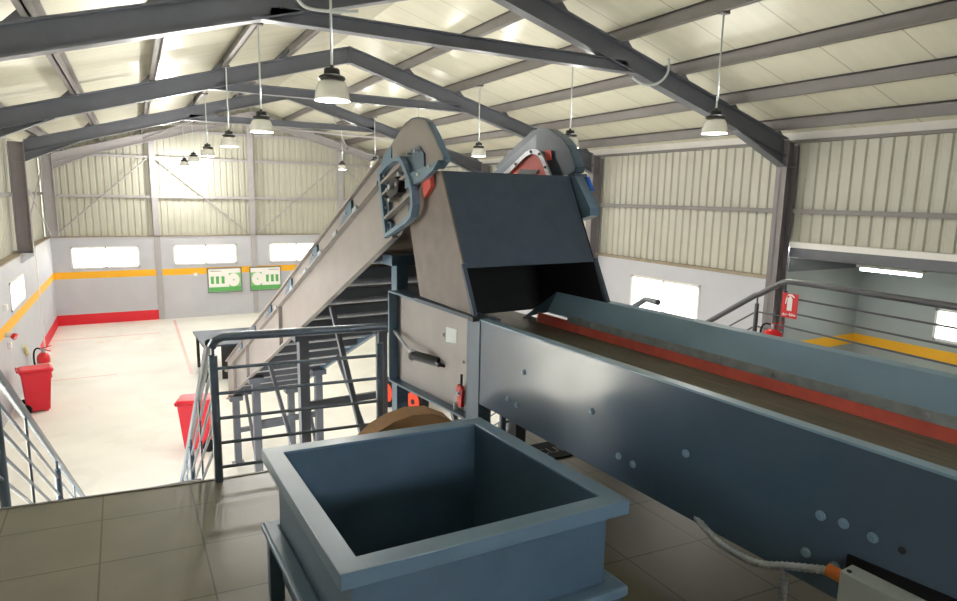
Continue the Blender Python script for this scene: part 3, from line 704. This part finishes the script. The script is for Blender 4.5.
# junction box, conduit
jb = thing('junction_box', 'pale grey electrical box on the conveyor side plate with an orange gland', 'junction box', M((-.03, -2.52, 3.06)))
build(MB().vz([(-2.42, 3.06), (-2.75, 3.06), (-2.75, 3.235), (-2.42, 3.215)], -.014, -.006), 'backing_plate', rubber_m, jb, M)
build(MB().box(-.09, -.014, -2.72, -2.44, 3.04, 3.19), 'case', lgrey_m, jb, M, bevel=.004)
for v in (-2.46, -2.70): build(MB().cyl((-.07, v, 3.188), (-.07, v, 3.194), .008, 8), 'screw', black_m, jb, M)
build(MB().cyl((-.055, -2.445, 3.15), (-.06, -2.385, 3.155), .022, 12), 'cable_gland', orplug_m, jb, M, smooth=True)
def flex(pts, r, label):
    pa = smooth_path(pts, 14); mb = MB(); vs = []
    # ribbed metal hose: alternate radii along the path
    fine = []
    for a, b in zip(pa[:-1], pa[1:]):
        m_ = max(1, int((b-a).length/.0075))
        for k in range(m_): fine.append(a+(b-a)*k/m_)
    n = 10; rings = []; prev = None
    for i, p in enumerate(fine):
        d = (fine[min(i+1, len(fine)-1)]-fine[max(i-1, 0)]).normalized()
        a = (Vector((1, 0, 0)) if prev is None else prev); a = (a-d*a.dot(d)).normalized(); prev = a; b = d.cross(a)
        rr = r*(1 if i % 2 else .8); rings.append([p+(a*math.cos(2*PI*k/n)+b*math.sin(2*PI*k/n))*rr for k in range(n)])
    vs = [v for g in rings for v in g]; fs = []
    for i in range(len(rings)-1):
        for k in range(n): fs.append((i*n+k, i*n+(k+1) % n, (i+1)*n+(k+1) % n, (i+1)*n+k))
    mb.add(vs, fs)
    return tag(build(mb, 'flexible_conduit', hose_m, None, M), label, 'flexible conduit')
flex([(.06, -1.70, 3.06), (.0, -1.80, 3.045), (-.05, -1.95, 3.03), (-.07, -2.12, 3.04), (-.07, -2.26, 3.10), (-.06, -2.39, 3.153)], .0155, 'ribbed metal conduit sagging below the conveyor plate to the grey box')
flex([(.08, -2.16, 3.06), (.06, -2.17, 2.95), (.06, -2.18, 2.8), (.06, -2.2, MP+.012)], .0145, 'short ribbed metal conduit hanging down under the conveyor to the tiles')

# ------------------------------------------------------------------ chute on the tail box
ch = thing('discharge_chute', 'dark slate sheet steel chute standing on the conveyor tail under both guards', 'chute', M((.57, .5, 3.59)))
prof = [(.05, 3.615), (.87, 3.635), (1.07, 4.22), (.80, 4.56), (.545, 4.57)]
build(MB().vz(prof, -.012, 0), 'near_side', brown_m, ch, M)
build(MB().vz([(.05, 3.615), (.05, 3.45), (.94, 3.45), (.94, 3.635), (1.10, 4.22)]+prof[3:], 1.15, 1.162), 'far_side', rubber_m, ch, M)  # steel coloured black, shade of the chute interior put into the colour
def fl_(z): return .05+(z-3.615)*(.545-.05)/(4.57-3.615)
build(MB().vz([(fl_(3.92), 3.92), (fl_(4.575), 4.575), (fl_(4.575)+.014, 4.575), (fl_(3.92)+.014, 3.92)], 0, 1.15), 'front_plate', dark_m, ch, M)
build(MB().vz([(.85, 3.45), (.87, 3.45), (1.07, 4.22), (1.055, 4.22)], .1, 1.15), 'back_plate', rubber_m, ch, M)  # black here too for the interior shade, not real rubber
for u0, u1 in ((-.045, -.012), (1.162, 1.2)): build(MB().box(u0, u1, .05, .90, 3.595, 3.62), 'foot_flange', dark_m, ch, M)
for u0, u1 in ((-.03, 0), (1.15, 1.18)):
    build(MB().vz([(.02, 3.60), (.06, 3.60), (fl_(3.95), 3.95), (fl_(3.95)-.02, 3.95)], u0, u1), 'edge_strip', dark_m, ch, M)
for u in (-.03, 1.18): build(MB().box(u-.03, u+.04, .0, .06, 3.592, 3.62), 'lug', black_m, ch, M)

# ------------------------------------------------------------------ inclined conveyor
ic = thing('inclined_conveyor', 'long taupe inclined conveyor climbing from the hall floor to the chute', 'conveyor', M((.57, 6, MF)))
def ip(mb, nm, m, par=ic, **k): return build(mb, nm, m, par, M, **k)
zt = lambda v: 5.392-.46*v
VE = 9.22
for u0, u1, m, fl0, fl1 in ((-.04, -.03, taupe_m, -.10, -.04), (1.15, 1.16, slate_m, 1.16, 1.22)):
    sp = ip(MB().vz([(1.02, zt(1.02)-.70), (1.15, zt(1.15)-.77), (VE+.05, zt(VE)-.80), (VE, zt(VE)), (1.0, zt(1.0))], u0, u1), 'side_panel', m)
    for d, nm in ((.0, 'top_flange'), (.2, 'middle_flange'), (.765, 'bottom_flange')):
        ip(MB().vz([(1.5 if d < .5 else 1.2, zt(1.5 if d < .5 else 1.2)-d-.015), (VE, zt(VE)-d-.015), (VE, zt(VE)-d+.008), (1.5 if d < .5 else 1.2, zt(1.5 if d < .5 else 1.2)-d+.008)], fl0 if d else fl0+.02, fl1), nm, m, sp)
    if u0 < 0:
        for v in (2.35, 3.42, 4.5, 5.6, 6.7, 7.8):
            gs = ip(MB().vz([(v+.26, zt(v+.26)-.19), (v-.04, zt(v-.04)-.02), (v-.14, zt(v-.14)-.03), (v-.16, zt(v-.16)-.19)], -.065, -.042), 'gusset', slate_m, sp)
            ip(MB().cyl((-.065, v, zt(v)-.1), (-.075, v, zt(v)-.1), .015, 8), 'bolt', zinc_m, sp)
        for v in (4.95, 7.2, 8.4): ip(MB().box(-.09, -.04, v-.02, v+.02, zt(v)-.765, zt(v)-.2), 'stiffener', m, sp)
        for v in (2.0, 2.55, 3.05, 3.6, 4.2, 5.0): ip(MB().bar((-.105, v-.05, zt(v-.05)-.205), (-.105, v+.05, zt(v+.05)-.205), .02, .04), 'joint', clamp_m, sp)
# belt with head pulley
ip(MB().vz([(1.0, 4.545), (1.15, 4.535), (VE-.1, zt(VE-.1)-.33), (VE, zt(VE)-.45), (VE-.1, zt(VE-.1)-.62), (1.05, 4.26), (.92, 4.25), (.80, 4.35), (.79, 4.45), (.87, 4.525)], 0.03, 1.12), 'belt', belt2_m)
ip(MB().cyl((.02, .98, 4.43), (1.13, .98, 4.43), .16, 20), 'head_pulley', rubber_m, smooth=True)
v = 1.9
while v < VE-.2:
    ip(MB().cyl((-.02, v, zt(v)-.70), (1.14, v, zt(v)-.70), .04, 12), 'return_roller', zinc_m, smooth=True)
    ip(MB().box(-.02, 1.14, v+.30, v+.36, zt(v+.33)-.76, zt(v+.33)-.66), 'cross_member', steel_m)
    v += .62
# head guards
og = [(1.56, 4.675), (1.309, 4.80), (1.15, 4.895), (1.049, 4.941), (.94, 4.966), (.844, 4.966), (.76, 4.95), (.69, 4.92), (.591, 4.834), (.51, 4.745), (.442, 4.67), (.437, 4.635), (.52, 4.585), (.70, 4.565), (.98, 4.525), (1.45, 4.51)]
cen = (1.0, 4.72)
for u0, u1, b0, b1, m, nm in ((-.05, -.04, -.05, .0, taupe_m, 'near'), (1.15, 1.16, 1.15, 1.25, slate_m, 'far')):
    pts = og if nm == 'near' else [(a+.06*(1.56-a)/1.1, b) for a, b in og]
    if nm == 'far': pts = [(1.62, 4.68), (1.425, 4.80), (1.2, 4.905), (1.067, 4.964), (.954, 4.98), (.84, 4.965), (.735, 4.916), (.65, 4.87), (.589, 4.82), (.52, 4.73), (.471, 4.644), (.49, 4.605), (.56, 4.585), (.75, 4.57), (1.0, 4.54), (1.5, 4.51)]
    hg = ip(MB().vz(pts, u0, u1), 'head_guard', m if nm == 'near' else dark_m)
    inn = [(cen[0]+(a-cen[0])*.97, cen[1]+(b-cen[1])*.95) for a, b in pts]
    n_ = 13
    rim = MB()
    for i in range(n_-1):
        rim.prism([(b0, *pts[i]), (b0, *pts[i+1]), (b0, *inn[i+1]), (b0, *inn[i])], (b1-b0, 0, 0))
    ip(rim, 'guard_rim', blue_m if nm == 'near' else slate_m, hg)
    if nm == 'near':
        ip(MB().vz([(1.02, 4.66), (.93, 4.74), (.80, 4.755), (.72, 4.70), (.70, 4.575), (1.0, 4.545)], -.062, -.05), 'patch_plate', slate_m, hg)
        ip(MB().vz([(.98, 4.545), (.44, 4.64), (.52, 4.575), (.66, 4.52), (.86, 4.47), (.98, 4.45)], -.09, -.05), 'lower_plate', blue_m, hg)
        for a, b in ((.93, 4.70), (.80, 4.72), (.90, 4.52), (.75, 4.55), (.57, 4.60)): ip(MB().cyl((-.05, a, b), (-.10, a, b), .013, 8), 'bolt', zinc_m, hg)
# red skirt arch inside the far guard
arch = [(1.40, 4.60), (1.22, 4.69), (1.08, 4.765), (1.0, 4.785), (.94, 4.782), (.88, 4.76), (.84, 4.72), (.79, 4.65), (.74, 4.57)]
ip(MB().vz(arch+[(.80, 4.5), (1.40, 4.5)], 1.115, 1.13), 'red_skirt', skirt_m)
ip(MB().vz([(.85, 4.79), (.78, 4.79), (.76, 4.71), (.83, 4.71)], 1.13, 1.14), 'red_skirt', skirt_m)
cl = MB()
for a, b in zip(arch[:-1], arch[1:]):
    cl.bar((1.105, *a), (1.105, *b), .04, .02, (1, 0, 0))
ca = ip(cl, 'skirt_clamp', zinc_m)
for i in (1, 3, 5, 7): ip(MB().cyl((1.10, *arch[i]), (1.085, *arch[i]), .012, 6), 'bolt', black_m, ca)
ip(MB().vz([(.82, 4.56), (.66, 4.57), (.64, 4.46), (.74, 4.38)], -.045, -.014), 'red_skirt', skirt_m)
ip(MB().vz([(1.22, 4.585), (.93, 4.60), (.90, 4.63), (1.16, 4.645)], 1.105, 1.114), 'dark_interior', black_m)  # thin black sheet standing for the dark interior under the arch
# drive bracket on the near side
bro = [(1.466, 4.585), (1.31, 4.65), (1.151, 4.692), (1.04, 4.69), (.962, 4.633), (.87, 4.53), (.816, 4.43), (.80, 4.33), (.835, 4.24), (.93, 4.19), (1.338, 4.051)]
cx_, cz_ = 1.13, 4.40
bri = [(cx_+(a-cx_)*.86, cz_+(b-cz_)*.88) for a, b in bro]
br = ip(MB().ring([(-.11, *p) for p in bro], [(-.11, *p) for p in bri], (.06, 0, 0)), 'drive_bracket', blue_m)
for p, q in (((1.44, 4.48), (.99, 4.645)), ((1.42, 4.39), (.90, 4.56)), ((1.37, 4.20), (.83, 4.42))):
    ip(MB().bar((-.08, *p), (-.08, *q), .055, .02), 'cross_bar', taupe_m, br)
for a0, a1, b0, b1 in ((1.44, 1.34, 4.49, 4.57), (1.41, 1.30, 4.26, 4.40), (1.37, 1.25, 4.09, 4.21)):
    w_ = ip(MB().vz([(a0, b0+.02), (a1, b0-.02), (a1+.03, b1-.03), (a0+.02, b1+.01)], -.075, -.05), 'mounting_plate', blue_m, br)
    for f_ in (.25, .75): ip(MB().cyl((-.075, (a0+a1)/2, b0+(b1-b0)*f_), (-.09, (a0+a1)/2, b0+(b1-b0)*f_), .013, 8), 'bolt', zinc_m, br)
bg = ip(MB().vz([(1.26, 4.40), (1.16, 4.38), (1.05, 4.42), (1.02, 4.50), (1.10, 4.54), (1.22, 4.50)], -.12, -.05), 'bearing_block', black_m)
ip(MB().cyl((-.12, 1.15, 4.46), (-.15, 1.15, 4.46), .022, 14), 'shaft', zinc_m, bg, smooth=True)
for a, b in ((1.24, 4.44), (1.06, 4.48), (1.2, 4.36), (1.02, 4.56)): ip(MB().cyl((-.05, a, b), (-.13, a, b), .016, 8), 'bolt', zinc_m, bg)
ip(MB().vz([(1.66, 4.42), (1.44, 4.72), (1.30, 4.78), (1.30, 4.68), (1.46, 4.60)], -.06, -.042), 'gusset', blue_m)
# gear motor at the far side
gm = ip(MB().vz([(.60, 4.585), (.50, 4.57), (.31, 4.33), (.305, 4.27), (.45, 4.225), (.75, 4.25)], 1.175, 1.27), 'drive_cover', blue_m)
ip(MB().vz([(.52, 4.573), (.475, 4.573), (.405, 4.46), (.44, 4.45)], 1.27, 1.30), 'motor', bluemotor_m, gm)
ip(MB().box(1.17, 1.30, .50, .58, 4.575, 4.595), 'motor_shelf', slate_m, gm)
# supports
for v, k in ((1.62, 0), (4.25, 1), (7.1, 1), (8.95, 1)):
    for u in ((.16, 1.0) if v < 2 else (.03, 1.09)):
        w_ = .055 if v < 2 else .06
        zt_ = zt(v)-.79
        l_ = ip(MB().box(u-w_, u+w_, v-w_, v+w_, MF, zt_-.0), 'leg', slate_m if v < 2 else steel_m)
        ip(MB().box(u-.11, u+.11, v-.11, v+.11, MF, MF+.015), 'base_plate', steel_m, l_)
        ip(MB().box(u-.12, u+.12, v-.10, v+.10, zt_-.06, zt_+.03), 'head_plate', slate_m if v < 2 else steel_m, l_)
    zc = {1.62: 2.2, 4.25: 1.72, 7.1: .55, 8.95: -.2}[v]
    ip(MB().box(.08, 1.04, v-.03, v+.03, zc-.045, zc+.045), 'cross_tie', steel_m)
for u in (.03, 1.09):
    for (v0, v1) in ((3.1, 1.40), (6.05, 4.33), (8.0, 7.18)):
        ip(MB().bar((u, v0, zt(v0)-.78), (u, v1, (zt(v0)-.78)*.25+.1 if v0 < 8 else -.3), .05, .05), 'brace', steel_m)

# ------------------------------------------------------------------ hopper in the foreground
hp = thing('waste_hopper', 'slate blue square steel hopper standing on the tiles in the foreground', 'hopper', P((1.0, 2.15, 2.6)))
OC = [Vector((.425, 2.715)), Vector((.465, 1.659)), Vector((1.552, 1.632)), Vector((1.475, 2.65))]
ctr = sum(OC, Vector((0, 0)))/4
def inset(d):
    out = []
    for i in range(4):
        p, a, b = OC[i], OC[i-1], OC[(i+1) % 4]
        da, db = (a-p).normalized(), (b-p).normalized(); out.append(p+(da+db)*d)
    return out
def q3(c2, z): return [(p.x, p.y, z) for p in c2]
I = inset(.075); Bd = inset(.055); Bi = inset(.066)
build(MB().ring(q3(OC, 3.30), q3(I, 3.30), (0, 0, -.012)), 'rim', blue_m, hp, P, bevel=.003)
build(MB().ring(q3(OC, 3.296), q3(inset(.012), 3.296), (0, 0, -.052)), 'rim_lip', blue_m, hp, P, bevel=.003)
names = ('left_wall', 'front_wall', 'right_wall', 'back_wall')
bot = [ctr+(p-ctr)*.72 for p in Bi]
for i in range(4):
    j_ = (i+1) % 4
    a, b, c_, d = Bd[i], Bd[j_], Bi[j_], Bi[i]
    mb = MB().add([(a.x, a.y, 3.29), (b.x, b.y, 3.29), (c_.x, c_.y, 3.29), (d.x, d.y, 3.29), (a.x, a.y, 2.72), (b.x, b.y, 2.72), (c_.x, c_.y, 2.72), (d.x, d.y, 2.72)],
                  [(0,1,2,3),(7,6,5,4),(0,4,5,1),(1,5,6,2),(2,6,7,3),(3,7,4,0)])
    build(mb, 'wall', slate_m, hp, P)
build(MB().prism(q3(Bd, 2.70), (0, 0, .02)), 'bottom_plate', slate_m, hp, P)
F0 = inset(-.012); build(MB().ring(q3(F0, 2.955), q3(Bd, 2.955), (0, 0, -.045)), 'base_flange', blue_m, hp, P, bevel=.012)
for p in inset(.035): build(MB().box(p.x-.03, p.x+.03, p.y-.03, p.y+.03, 2.6, 2.912), 'leg', slate_m, hp, P)

# things around the hopper
cdx = [(1.08, 3.33, -.06), (1.18, 3.37, -.005), (1.30, 3.4, .03), (1.42, 3.4, .055), (1.55, 3.38, .05), (1.66, 3.34, .0)]
mb = MB()
for (a, b) in zip(cdx[:-1], cdx[1:]):
    mb.add([(a[0], a[1], 2.6), (b[0], b[1], 2.6), (b[0], b[1], 3.02+b[2]), (a[0], a[1], 3.02+a[2]), (a[0], a[1]+.012, 2.6), (b[0], b[1]+.012, 2.6), (b[0], b[1]+.14, 3.03+b[2]), (a[0], a[1]+.14, 3.03+a[2])],
           [(0,1,2,3),(7,6,5,4),(3,2,6,7),(0,4,5,1),(0,3,7,4),(1,5,6,2)])
tag(build(mb, 'cardboard_sheet', card_m, None, P), 'bent brown cardboard sheet standing behind the hopper under the tail box', 'cardboard')
bk = thing('black_plate', 'black rubber strip with faint lettering on the tiles below the conveyor', 'rubber mat', P((2.55, 3.5, 2.6)))
build(MB().prism([(2.1, 3.37, 2.601), (3.0, 3.35, 2.601), (3.0, 3.62, 2.601), (2.1, 3.64, 2.601)], (0, 0, .012)), 'strip', rubber_m, bk, P)
cu = bpy.data.curves.new('strip_text', 'FONT'); cu.body = 'CUNA'; cu.size = .13; cu.extrude = .0008
to = bpy.data.objects.new('strip_text', cu); COL.objects.link(to); bpy.context.view_layer.update()
me = bpy.data.meshes.new_from_object(to.evaluated_get(bpy.context.evaluated_depsgraph_get())); bpy.data.objects.remove(to)
me.materials.append(mat('faint_grey_print', (92, 90, 86), .6, var=0))
to = bpy.data.objects.new('lettering', me); COL.objects.link(to); to.parent = bk
to.location = Vector(P((2.40, 3.44, 2.614)))-Vector(bk['_w']); to.rotation_euler = (0, 0, -.02)

# cart with orange hubs on the hall floor
ct = thing('wheeled_cart', 'dark cart with orange red wheel hubs on the hall floor below the tail box', 'cart', W((5.3, 13.0, 0)))
def wheel(x, y, ang, r=.36):
    a = Vector((math.cos(ang), math.sin(ang), 0))
    c_ = Vector((x, y, r))
    w_ = build(MB().tube([c_-a*.08, c_-a*.05, c_+a*.05, c_+a*.08], r, 24), 'tyre', rubber_m, ct, W, smooth=True)
    build(MB().cyl(c_-a*.10, c_+a*.10, r*.62, 20), 'hub', orange_m, w_, W, smooth=True)
    build(MB().cyl(c_-a*.12, c_+a*.12, .06, 12), 'hub_cap', black_m, w_, W, smooth=True)
for x_, y_ in ((5.42, 12.75), (5.12, 13.65), (6.4, 13.0), (6.1, 13.9)): wheel(x_, y_, .25)
build(MB().bar((5.62, 13.25, .55), (5.97, 13.35, .55), 1.3, .25), 'chassis', black_m, ct, W)
build(MB().cyl((5.4, 12.745, .36), (6.42, 13.005, .36), .03, 8).cyl((5.1, 13.645, .36), (6.12, 13.905, .36), .03, 8), 'axle', black_m, ct, W)

# ------------------------------------------------------------------ light and camera
w = bpy.data.worlds.new('sky'); sc.world = w; w.use_nodes = True
bgn = w.node_tree.nodes['Background']; bgn.inputs['Color'].default_value = (.93, .97, 1, 1); bgn.inputs['Strength'].default_value = 26
sl = bpy.data.lights.new('sun', 'SUN'); sl.energy = 9; sl.angle = math.radians(1.5); sl.color = (1, .95, .86)
so = bpy.data.objects.new('sun', sl); COL.objects.link(so); so.rotation_euler = Vector((1, .25, -.62)).to_track_quat('-Z', 'Z').to_euler()

cam = bpy.data.cameras.new('camera'); cam.sensor_width = 36; cam.lens = 627.2827*36/957; cam.clip_start = .05; cam.clip_end = 300
co = bpy.data.objects.new('camera', cam); COL.objects.link(co)
yaw, pit, rol = .5016, .1642, .0189
F = Vector((math.sin(yaw)*math.cos(pit), math.cos(yaw)*math.cos(pit), -math.sin(pit)))
r0 = Vector((math.cos(yaw), -math.sin(yaw), 0)); u0 = r0.cross(F)
rr = r0*math.cos(rol)+u0*math.sin(rol); uu = -r0*math.sin(rol)+u0*math.cos(rol)
co.matrix_world = Matrix(((rr.x, uu.x, -F.x, 0), (rr.y, uu.y, -F.y, 0), (rr.z, uu.z, -F.z, HE), (0, 0, 0, 1)))
sc.camera = co
for o in bpy.data.objects:
    if '_w' in o: del o['_w']
sc.view_settings.view_transform = 'Standard'; sc.view_settings.look = 'None'; sc.view_settings.gamma = 1; sc.view_settings.use_curve_mapping = False
sc.view_settings.exposure = .12
sc.cycles.use_denoising = True; sc.cycles.max_bounces = 10; sc.cycles.diffuse_bounces = 6; sc.cycles.sample_clamp_indirect = 8
